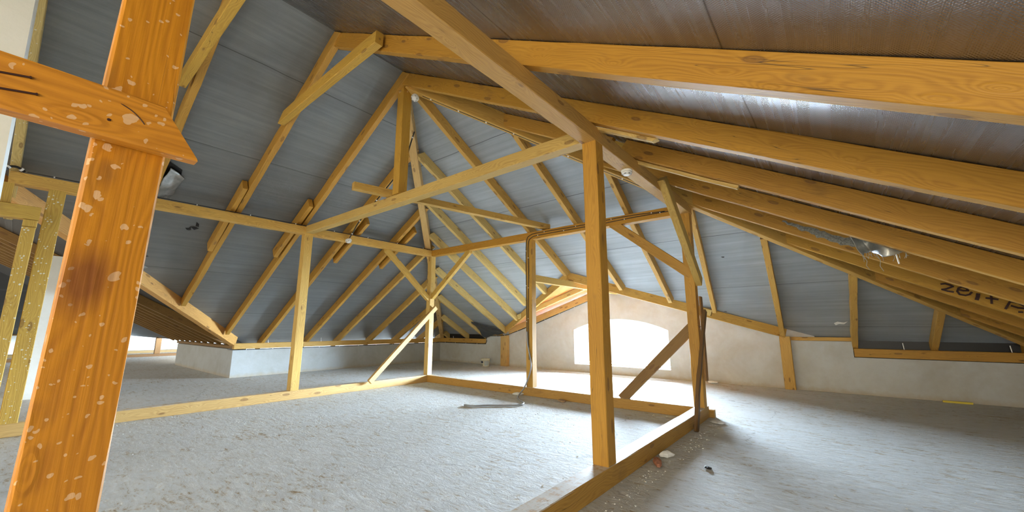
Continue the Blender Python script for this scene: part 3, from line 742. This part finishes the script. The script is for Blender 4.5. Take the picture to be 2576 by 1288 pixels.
# ------------------------------------------------------------ painted writing on the rafter
def strokes():
    # baseline frame: lies in the near face of the painted rafter; s along it, h up its face
    ro = RRo[4]; mw = ro.matrix_world
    L = []
    # Z
    L.append([(0, .085), (.03, .105), (.075, .105), (.10, .10)]); L.append([(.10, .10), (.06, .05), (.03, .028)]); L.append([(.03, .028), (.08, .03), (.125, .04)])
    # e
    L.append([(.15, .085), (.19, .088), (.225, .105), (.20, .125), (.165, .125), (.145, .10), (.15, .06), (.18, .035), (.225, .045), (.25, .07), (.255, .10)])
    # i
    L.append([(.305, .105), (.315, .07), (.32, .035)])
    # +
    L.append([(.40, .125), (.42, .08), (.435, .045)]); L.append([(.375, .085), (.42, .098), (.46, .108)])
    # P
    L.append([(.545, .125), (.545, .08), (.545, .035)]); L.append([(.545, .125), (.60, .135), (.665, .12), (.665, .10), (.62, .085), (.57, .085)])
    L.append([(.64, .045), (.665, .055)])
    # I
    L.append([(.82, .145), (.82, .09), (.82, .02)])
    G = [0, 0, 0, 1, 2, 3, 3, 4, 4, 5, 6]
    out = [MB() for _ in range(7)]
    for q, s in enumerate(L):
        mb = out[G[q]]
        wd = .016 if q in (4, 10) else .0095
        for a, b in zip(s[:-1], s[1:]):
            a = V((a[0], 0, a[1])); b = V((b[0], 0, b[1])); d = (b-a).normalized(); n_ = V((-d.z, 0, d.x))*wd
            a2 = a-d*.004; b2 = b+d*.004
            mb.prism([a2+n_, a2-n_, b2-n_, b2+n_], (0, -.002, 0))
    return out, ro
mbs, ro = strokes()
# find start: writing begins at world x ~ 1.13 on the rafter
def at_local(ro, x):
    inv = ro.matrix_world.inverted(); return (inv @ V((x, 6.87, zr_(x)))).x
s0_ = at_local(ro, 1.075)
for mb, nm_ in zip(mbs, ('painted_letter', 'painted_letter', 'painted_letter', 'painted_cross', 'painted_letter', 'painted_dot', 'painted_bar')):
    wr = mesh_obj(nm_, [v+V((s0_, -.006, -.172)) for v in mb.v], mb.f, M_INK, ro)
    wr['label'] = 'dark brown hand-painted mark'

# grey smear on the rafter behind the torn foil
ro = RRo[3]
inv = ro.matrix_world.inverted()
xs0 = (inv @ V((-.35, 5.9, zr_(-.35)))).x; xs1 = (inv @ V((.42, 5.9, zr_(.42)))).x
rn = random.Random(5); vs = []; fs = []
N = 26
for i in range(N+1):
    t = i/N; x = xs0+(xs1-xs0)*t; amp = .012+.035*min(1, t*2.2)
    top = -.045+.02*(rn.random()-.5) + .02*t; bot = top-amp*(1.3+.5*rn.random())-.02*t
    vs += [(x, -.008, top), (x, -.012-.006*rn.random(), (top+bot)/2), (x, -.008, bot)]
for i in range(N):
    for j in range(2): fs.append((3*i+j, 3*i+j+1, 3*i+4+j, 3*i+3+j))
o = mesh_obj('wool_smear', vs, fs, M_WOOL, ro); o['label'] = 'ragged grey smear of mineral wool'

# ------------------------------------------------------------ sheets: torn foil, black polythene
def cloth(name, rows, mat, label, cat='foil', thick=.003, seed=1, rip=.02, sub=5, fringe=0, parent=None):
    """rows: list of polylines (top to bottom) with the same number of points; refined and crumpled"""
    rr = [smooth_path(r_, sub) for r_ in rows]
    cols = []
    for j in range(len(rr[0])):
        cols.append(smooth_path([r_[j] for r_ in rr], sub))
    nr = len(cols[0]); nc = len(cols)
    vs = []; 
    for i in range(nr):
        for j in range(nc):
            p = cols[j][i]; q = noise.noise_vector(p*7+V((seed, 0, 0)))*rip
            if i == nr-1: q += V((0, 0, noise.noise(V((j*1.7, seed, 0)))*.03))
            vs.append(p+q)
    fs = [(i*nc+j, i*nc+j+1, (i+1)*nc+j+1, (i+1)*nc+j) for i in range(nr-1) for j in range(nc-1)]
    c = V((sum(v.x for v in vs)/len(vs), sum(v.y for v in vs)/len(vs), min(v.z for v in vs)))
    o = mesh_obj(name, [v-c for v in vs], fs, mat, None, True)
    o.location = c
    md = o.modifiers.new('s', 'SOLIDIFY'); md.thickness = thick
    tag(o, label, cat)
    if fringe:
        rn = random.Random(seed); mb = MB()
        for k in range(fringe):
            j = rn.randrange(nc); p = vs[(nr-1)*nc+j]-c; L_ = .02+.05*rn.random()
            mb.tube([p, p+V((.01*(rn.random()-.5), 0, -L_*.5)), p+V((.03*(rn.random()-.5), 0, -L_))], .0016, 4)
        for j, L_ in ((int(nc*.1), .14), (int(nc*.45), .17)):
            p = vs[(nr-1)*nc+j]-c
            mb.tube([p, p+V((.02, 0, -L_*.4)), p+V((.01, 0, -L_*.7)), p+V((.03, 0, -L_))], .002, 4)
        ch_ = mesh_obj('frayed_threads', mb.v, mb.f, M_FOILBACK, o); ch_['kind'] = 'stuff'
    return o
cloth('torn_foil', [[(.19, 5.02, 2.14), (.30, 5.08, 2.10), (.44, 5.0, 2.02), (.58, 5.06, 1.97)],
                    [(.235, 5.02, 1.98), (.31, 5.14, 2.02), (.44, 4.97, 1.93), (.58, 5.05, 1.91)],
                    [(.275, 5.0, 1.875), (.345, 5.12, 1.93), (.43, 4.97, 1.84), (.575, 5.03, 1.885)]],
      M_FOIL, 'torn flap of silver foil hanging between the right-slope rafters', seed=3, rip=.012, fringe=16)
cloth('torn_foil', [[(-6.9, 1.0, 3.36), (-6.97, 1.10, 3.33), (-7.05, 1.2, 3.30)],
                    [(-7.1, .95, 3.12), (-7.12, 1.08, 3.16), (-7.2, 1.17, 3.19)],
                    [(-7.33, .95, 3.03), (-7.35, 1.05, 3.07), (-7.42, 1.15, 3.11)]],
      M_FOIL, 'ripped foil flap hanging from the left slope beside the orange post', seed=8, rip=.02, fringe=10)
# hole behind it
def patch(name, pts, mat, label, cat='hole'):
    c = V(pts[0]); o = mesh_obj(name, [V(p)-c for p in pts]+[V(p)-c-V((0, 0, -.006)) for p in pts], [tuple(range(len(pts))), tuple(range(len(pts), 2*len(pts)))[::-1]], mat); o.location = c; tag(o, label, cat); return o
mb = MB(); hp = [(-6.82, .93), (-6.95, 1.14), (-7.2, 1.17), (-7.42, 1.10), (-7.5, .9), (-7.1, .85)]
mb.prism([(x_, y_, zl(x_)-.012) for x_, y_ in hp], (0, 0, .006)); o = mb.build('membrane_hole', M_BLACK); tag(o, 'dark hole in the left membrane behind the ripped foil flap', 'hole')
def lpt(x, y, off=.008): return (x, y, zl(x)-off)
cloth('plastic_sheet', [[(-9.10, 9.02, 1.38), (-8.85, 9.15, 1.32), (-8.5, 9.35, 1.22), (-8.10, 9.60, 1.10)],
                        [(-9.12, 9.30, 1.20), (-8.9, 9.45, 1.12), (-8.5, 9.55, 1.05), (-8.15, 9.66, 1.02)],
                        [(-9.12, 9.55, 1.03), (-8.95, 9.62, .85), (-8.6, 9.68, .94), (-8.25, 9.70, .99)]],
      M_BIN, 'crumpled black plastic sheet tucked under the eaves above the bucket', cat='plastic sheet', seed=5, rip=.035)
# small tears curling off the membrane
rn = random.Random(11)
tears = [(-9.15, 1.15, 'L', 'small ripped hole in the left membrane near the orange post'),
         (-8.0, 1.55, 'L', 'black nick in the left membrane left of the collar-tie rafter'),
         (-5.2, .55, 'L', 'ragged tear in the membrane beside the upper orange post'),
         (-6.1, .55, 'L', 'second ragged tear in the membrane beside the orange post')]
for (x, y, s_, lab) in tears:
    mb = MB()
    for k in range(5):
        cx = x+rn.uniform(-.07, .07); cy = y+rn.uniform(-.05, .05); a = rn.uniform(0, 3.1)
        L_ = rn.uniform(.03, .07); d = V((math.cos(a)*L_, math.sin(a)*L_, 0))
        pts = [V((cx, cy, 0))-d, V((cx, cy, 0))+V((-d.y, d.x, 0))*.45, V((cx, cy, 0))+d, V((cx, cy, 0))+V((d.y, -d.x, 0))*.3]
        pts = [V((p.x, p.y, zl(p.x)-.006)) for p in pts]; pts[1].z -= .02
        mb.prism(pts, (0, 0, -.003))
    o = mb.build('membrane_tear', M_BLACK if x > -9 else M_FOIL); tag(o, lab, 'tear', 'tears in the left membrane')

mb = MB(); mb.tube([(.505, 5.0, 1.865), (.515, 5.0, 1.775)], .006, 8)
o = mb.build('plastic_strip', M_WHITE); tag(o, 'short white plastic rod hanging beside the torn foil flap', 'rod')
mb = MB()
pp = [(-.02, 9.35), (.03, 9.30), (.12, 9.33), (.17, 9.30), (.12, 9.38), (.05, 9.37), (.0, 9.41)]
mb.prism([(x_, y_, zb(y_)-.010) for x_, y_ in pp], (0, 0, .004)); o = mb.build('paper_scrap', M_WHITE); tag(o, 'white scrap stuck to the membrane above the short right plate', 'scrap')

# ------------------------------------------------------------ smoke detectors
def detector(loc, axis, label, s=1.0):
    root = empty('smoke_detector', loc); tag(root, label, 'smoke detector', 'smoke detectors')
    ax = V(axis).normalized()
    def part(nm, prof, mat):
        mb = MB(); mb.lathe([(a*s, h*s) for a, h in prof], (0, 0, 0), 36, ax); return mb.build(nm, mat, root, True)
    part('base', [(0, 0), (.055, 0), (.057, .004), (.057, .02), (.052, .022), (0, .022)], M_WHITE)
    part('housing', [(0, .022), (.052, .022), (.053, .038), (.045, .044), (.038, .046), (0, .046)], M_WHITE)
    part('cap', [(0, .056), (0.02, .057), (.036, .055), (.037, .05), (.03, .045)], M_WHITE)
    a = ax.cross(V((1, 0, 0)) if abs(ax.x) < .9 else V((0, 1, 0))).normalized(); b_ = ax.cross(a)
    for k in range(6):
        mb = MB()
        t = k*math.pi/3; d = a*math.cos(t)+b_*math.sin(t); e = ax.cross(d); c = (ax*.0475+d*.0415)*s
        mb.prism([c-e*.011*s-ax*.0025*s, c+e*.011*s-ax*.0025*s, c+e*.011*s+ax*.0025*s, c-e*.011*s+ax*.0025*s], d*.004*s)
        mb.build('slot', M_BLACK, root)
    return root
detector((-1.53, 3.80, 2.83), (0, 0, -1), 'smoke detector under the heavy purlin right of the tall front post', 1.0)
detector((-7.16, 3.78, 2.86), (.45, 0, -1), 'smoke detector on the long left purlin', 1.0)
detector((-4.24, 3.06, 4.38), (.35, -.75, -.8), 'smoke detector hanging at the hip apex', .95)

# ------------------------------------------------------------ cables
def cable(name, pts, rad, mat, label, clips=0, group=None, cat='cable', clipmat=None, clip_idx=None, csize=.012, smooth=True):
    P = smooth_path(pts, 5) if smooth else [V(p) for p in pts]
    zmin = min(p.z for p in P); c = V((P[0].x, P[0].y, zmin))
    root = empty(name, c) if clips else None
    mb = MB(); mb.tube([p-c for p in P], rad, 8)
    if root is None:
        o = mesh_obj(name, mb.v, mb.f, mat, None, True); o.location = c; tag(o, label, cat, group); return o
    tag(root, label, cat, group)
    mesh_obj('cable_run', mb.v, mb.f, mat, root, True)
    L = [0]
    for a, b in zip(P[:-1], P[1:]): L.append(L[-1]+(b-a).length)
    for k in range(clips):
        d = L[-1]*(k+.3)/(clips-.4 if clips > 1 else 1)
        d = min(d, L[-1]*.995)
        i = max(j for j in range(len(L)) if L[j] <= d); i = min(i, len(P)-2)
        t = (d-L[i])/max(1e-6, L[i+1]-L[i]); p = P[i].lerp(P[i+1], t)-c; dr = (P[i+1]-P[i]).normalized()
        m2 = MB(); m2.tube([p-dr*csize*.5, p+dr*csize*.5], rad*1.55, 10)
        cl = mesh_obj('clip', m2.v, m2.f, clipmat or M_WHITE, root)
    return root
def hipu(t, dz=-.245, side=0): return (XR+t+side*.707, YH+t-side*.707, zr_(XR+t)+dz)
cable('conduit', [hipu(.20), hipu(.6), hipu(1.2), hipu(1.9), hipu(2.6)], .011, M_BLACK, 'black conduit clipped under the right hip beam near the apex', 9, cat='conduit', csize=.02)
def hipl(t, dz=-.245): return (XR-t, YH+t, zl(XR-t)+dz)
cable('conduit', [(-4.42, 3.2, 3.98), (-4.62, 3.25, 3.72), (-4.66, 3.28, 3.55), (-4.85, 3.3, 3.40)], .010, M_BLACK, 'short bent black conduit beside the king post', 3, cat='conduit', csize=.02)
cable('conduit', [(-5.45, 3.835, zl(-5.45)-.203), (-6.2, 3.84, zl(-6.2)-.203), (-6.9, 3.845, zl(-6.9)-.203), (-7.08, 3.83, 3.03), (-7.14, 3.79, 2.9)], .010, M_BLACK, 'black conduit dropping along a left rafter to the purlin detector', 7, cat='conduit', csize=.02)
yy = 5.842
cable('cable', [(-4.345, yy, .62), (-4.36, yy, 1.4), (-4.345, yy, 2.2), (-4.35, yy, 2.72), (-4.27, yy, 2.86), (-4.0, yy, 2.885), (-3.0, yy, 2.885), (-2.3, yy, 2.90), (-1.7, yy, 2.90)], .006, M_BLACK, 'lower black cable along the back purlin and down the middle post', 9)
cable('cable', [(-4.39, yy, 1.1), (-4.40, yy, 2.0), (-4.395, yy, 2.75), (-4.30, yy, 2.91), (-4.0, yy, 2.93), (-3.1, yy, 2.925), (-2.4, yy, 2.94), (-1.8, yy, 2.91)], .006, M_BLACK, 'upper black cable along the back purlin and down the middle post', 7)
cable('hose', [(-4.385, yy-.004, 1.12), (-4.37, yy-.01, .9), (-4.30, yy-.015, .62), (-4.30, yy-.03, .42), (-4.40, yy-.06, .16), (-4.42, 5.62, .02), (-4.25, 5.42, .015), (-3.98, 5.2, .015), (-3.93, 5.02, .015), (-4.08, 4.86, .015), (-4.3, 4.68, .015), (-4.42, 4.52, .015), (-4.6, 4.5, .012)], .013, M_GREY, 'grey flexible conduit curling from the middle post across the floor', 0, cat='hose')
cable('cable', [(XK+.012, YWING+.1, .652), (XK+.012, 5, .648), (XK+.012, 7, .645), (XK+.012, 9.7, .648)], .009, M_BLACK, 'black cable clipped under the plate of the left knee wall', 11)
cable('cable', [(-11.2, YW-.012, .652), (-10.2, YW-.012, .652), (-9.2, YW-.012, .655), (-9.02, YW-.012, .72), (-8.99, YW-.012, .90), (-8.5, YW-.012, .915), (-8.30, YW-.15, .93), (-8.03, YW-.15, .96), (-7.95, YW-.06, 1.0), (-7.05, YW-.03, 1.285), (-5.25, YW-.03, 1.90), (-4.5, YW-.03, 2.12)], .010, M_BLACK, 'black cable running along the back wall and up under the left rake board', 14)
cable('cable', [(-7.175, -.2, 2.985), (-7.175, 2, 2.982), (-7.175, 5.8, 2.982)], .006, M_BLACK, 'thin black cable along the top of the long left purlin', 9)
cable('cable', [(-4.36, 5.98, 2.19), (-4.36, 7, 2.16), (-4.36, 8.3, 2.19), (-4.36, 9.6, 2.185)], .008, M_WHITE, 'sagging white cable along the level timber to the gable peak', 0)
cable('cable', [(-7.16, -.42, 2.90), (-7.16, -.37, 2.92), (-7.16, -.34, 3.0), (-7.17, -.28, 3.02), (-7.2, -.22, 2.99)], .014, M_BLACK, 'bent black conduit at the purlin end by the left edge', 3, csize=.02)

# threaded anchor rods standing on the plates
for (x, y, h, lab) in [(XK-.05, 4.07, .075, 'steel anchor rod on the left plate, nearest the valley'), (XK-.05, 5.43, .10, 'steel anchor rod on the left plate right of the splashed post'), (XK-.05, 6.8, .075, 'steel anchor rod on the left plate, third from the valley'),
                       (-10.7, YW+.06, .08, 'steel anchor rod on the back plate in the far corner'), (.89, YW+.05, .13, 'bent steel anchor rod on the right plate'), (2.1, YW+.05, .12, 'steel anchor rod at the right edge')]:
    root = empty('anchor_rod', (x, y, .80)); tag(root, lab, 'rod', 'anchor rods on the wall plates')
    mb = MB(); mb.tube([(0, 0, 0), (-.01, 0, h)], .008, 8); mb.build('rod', M_STEEL, root)
    mb = MB(); mb.lathe([(0, .0), (.022, 0), (.022, .004), (.014, .004), (.014, .016), (0, .016)], (0, 0, 0), 6); mb.build('nut', M_STEEL, root)
# dark rods standing for grooves in the cross board
for p_, q_, lab in (((-1.399, -.17, 1.752), (-1.398, -.067, 1.773), 'upper dark nail lying along the orange cross board'), ((-1.399, -.17, 1.714), (-1.398, -.053, 1.737), 'lower dark nail lying along the orange cross board')):
    mb = MB(); mb.tube([p_, q_], .0026, 8); mb.lathe([(0, 0), (.0036, 0), (.0036, .003), (0, .003)], q_, 8, (0, 1, .2))
    o = mb.build('groove', M_INK); tag(o, lab, 'groove', 'grooves in the cross board')
def onboard(nm, mb, mat):
    o = mesh_obj(nm, mb.v, mb.f, mat, fb); o.matrix_parent_inverse = fb.matrix_world.inverted(); return o
mb = MB(); mb.tube(smooth_path([(-1.3985, .085, 1.779), (-1.3985, .107, 1.769), (-1.3985, .125, 1.754), (-1.3985, .137, 1.74)], 4), [.0004]+[.0012]*11+[.0005], 6)
onboard('crack', mb, M_INK)
mb = MB(); mb.lathe([(0, 0), (.004, 0), (.0032, .0012), (0, .0014)], (-1.3985, .070, 1.726), 10, (1, 0, 0)); onboard('knot', mb, M_INK)

# ------------------------------------------------------------ bucket
root = empty('bucket', (-8.60, 9.28, 0)); tag(root, 'cream plastic bucket with faded labels standing by the back wall', 'bucket')
mb = MB(); mb.lathe([(0, .004), (.115, .0), (.12, .01), (.138, .20), (.15, .203), (.151, .235), (.145, .238), (.139, .235), (.136, .20), (.115, .02), (0, .018)], (0, 0, 0), 40); mb.build('body', M_BUCK, root, True)
def bpatch(nm, a0, a1, z0, z1, mat):
    vs = []; N = 8
    for i in range(N+1):
        a = a0+(a1-a0)*i/N
        for z in (z0, z1):
            rr = .1215+(z-.01)*(.018/.19)+.0012; vs.append((rr*math.cos(a), rr*math.sin(a), z))
    mesh_obj(nm, vs, [(2*i, 2*i+2, 2*i+3, 2*i+1) for i in range(N)], mat, root, True)
fa = math.atan2(-9.28, 8.60)
bpatch('navy_label', fa-1.35, fa-.55, .10, .165, M_NAVY)
bpatch('side_label', fa-1.35, fa-.6, .025, .07, plain('faded_print', (.30, .28, .22), .6))
bpatch('front_label', fa-.25, fa+.9, .03, .165, M_PALEBLUE)

# ------------------------------------------------------------ litter on the floor
rn = random.Random(3)
def chunk(mb, c, s, rn):
    c = V(c); vs = []
    for k in range(8):
        vs.append(c+V(((k & 1)*2-1, ((k >> 1) & 1)*2-1, ((k >> 2) & 1)))*s*V((1, 1, 1)).length/1.7*rn.uniform(.5, 1.0))
    mb.add(vs, [(0, 2, 3, 1), (4, 5, 7, 6), (0, 1, 5, 4), (1, 3, 7, 5), (3, 2, 6, 7), (2, 0, 4, 6)])
mb = MB()
for k in range(2600):
    zone = rn.random()
    if zone < .35: x, y = rn.uniform(-7.1, -1.7), rn.uniform(.3, 5.8)
    elif zone < .55: x, y = -1.38+abs(rn.gauss(0, .12)), rn.uniform(.6, 5.9)
    elif zone < .7: x, y = -7.1+abs(rn.gauss(0, .08)), rn.uniform(0.3, 5.8)
    elif zone < .82: x, y = rn.uniform(-7, -1.7), 5.8-abs(rn.gauss(0, .08))
    else: x, y = rn.uniform(-1.3, 3), rn.uniform(1.5, 9.5)
    chunk(mb, (x, y, 0), rn.choice([.002, .002, .003, .003, .004, .006])*rn.uniform(.7, 1.2), rn)
o = mb.build('plaster_crumbs', M_DUST); tag(o, 'scattered white plaster crumbs and wood chips on the floor', 'debris', kind='stuff')
def lump(loc, s, mat, label, cat, flat=.4, seed=1, nm='rubble_piece'):
    rn_ = random.Random(seed); vs = []; fs = []; R_, C_ = 6, 9
    for i in range(R_+1):
        ph = math.pi*i/R_
        for j in range(C_):
            t = 2*math.pi*j/C_; k = 1+.35*noise.noise(V((math.cos(t)*1.5+seed, math.sin(t)*1.5, ph*1.4)))
            vs.append((s[0]*k*math.sin(ph)*math.cos(t), s[1]*k*math.sin(ph)*math.sin(t), s[2]*(1+k*math.cos(ph))*.5))
    for i in range(R_):
        for j in range(C_):
            j2 = (j+1) % C_; fs.append((i*C_+j, (i+1)*C_+j, (i+1)*C_+j2, i*C_+j2))
    o = mesh_obj(nm, vs, fs, mat); o.location = loc; o.rotation_euler[2] = seed; tag(o, label, cat); return o
lump((-1.36, 3.72, 0), (.11, .035, .05), M_BRICK, 'reddish broken brick piece beside the right sill', 'brick', seed=2, nm='brick_piece')
lump((-1.36, 3.98, 0), (.07, .035, .06), M_DUST, 'white rubble piece beside the right sill', 'rubble', seed=4)
lump((-.99, 3.90, 0), (.035, .025, .02), M_BLACK, 'small black crumpled scrap on the floor right of the sill', 'scrap', seed=6, nm='scrap')
lump((-4.55, 5.78, 0), (.10, .05, .05), M_DUST, 'white crumpled scrap under the back sill beside the hose', 'rubble', seed=7)
lump((-1.30, 5.75, 0), (.09, .07, .03), M_DUST, 'white rubble at the corner of the right sill', 'rubble', seed=9)
lump((-2.2, 9.62, 0), (.13, .07, .06), M_DUST, 'crumpled white sheet scrap at the foot of the gable wall', 'scrap', seed=12, nm='scrap')
lump((-3.6, 5.72, 0), (.12, .06, .04), plain('cardboard', (.42, .28, .16), .9), 'brown paper scrap against the back sill', 'scrap', seed=15, nm='scrap')
mb = MB(); mb.box((1.22, 9.66, 0), (1.55, 9.69, .03)); o = mb.build('spirit_level', M_YEL); tag(o, 'thin yellow stick lying along the foot of the back wall', 'stick')
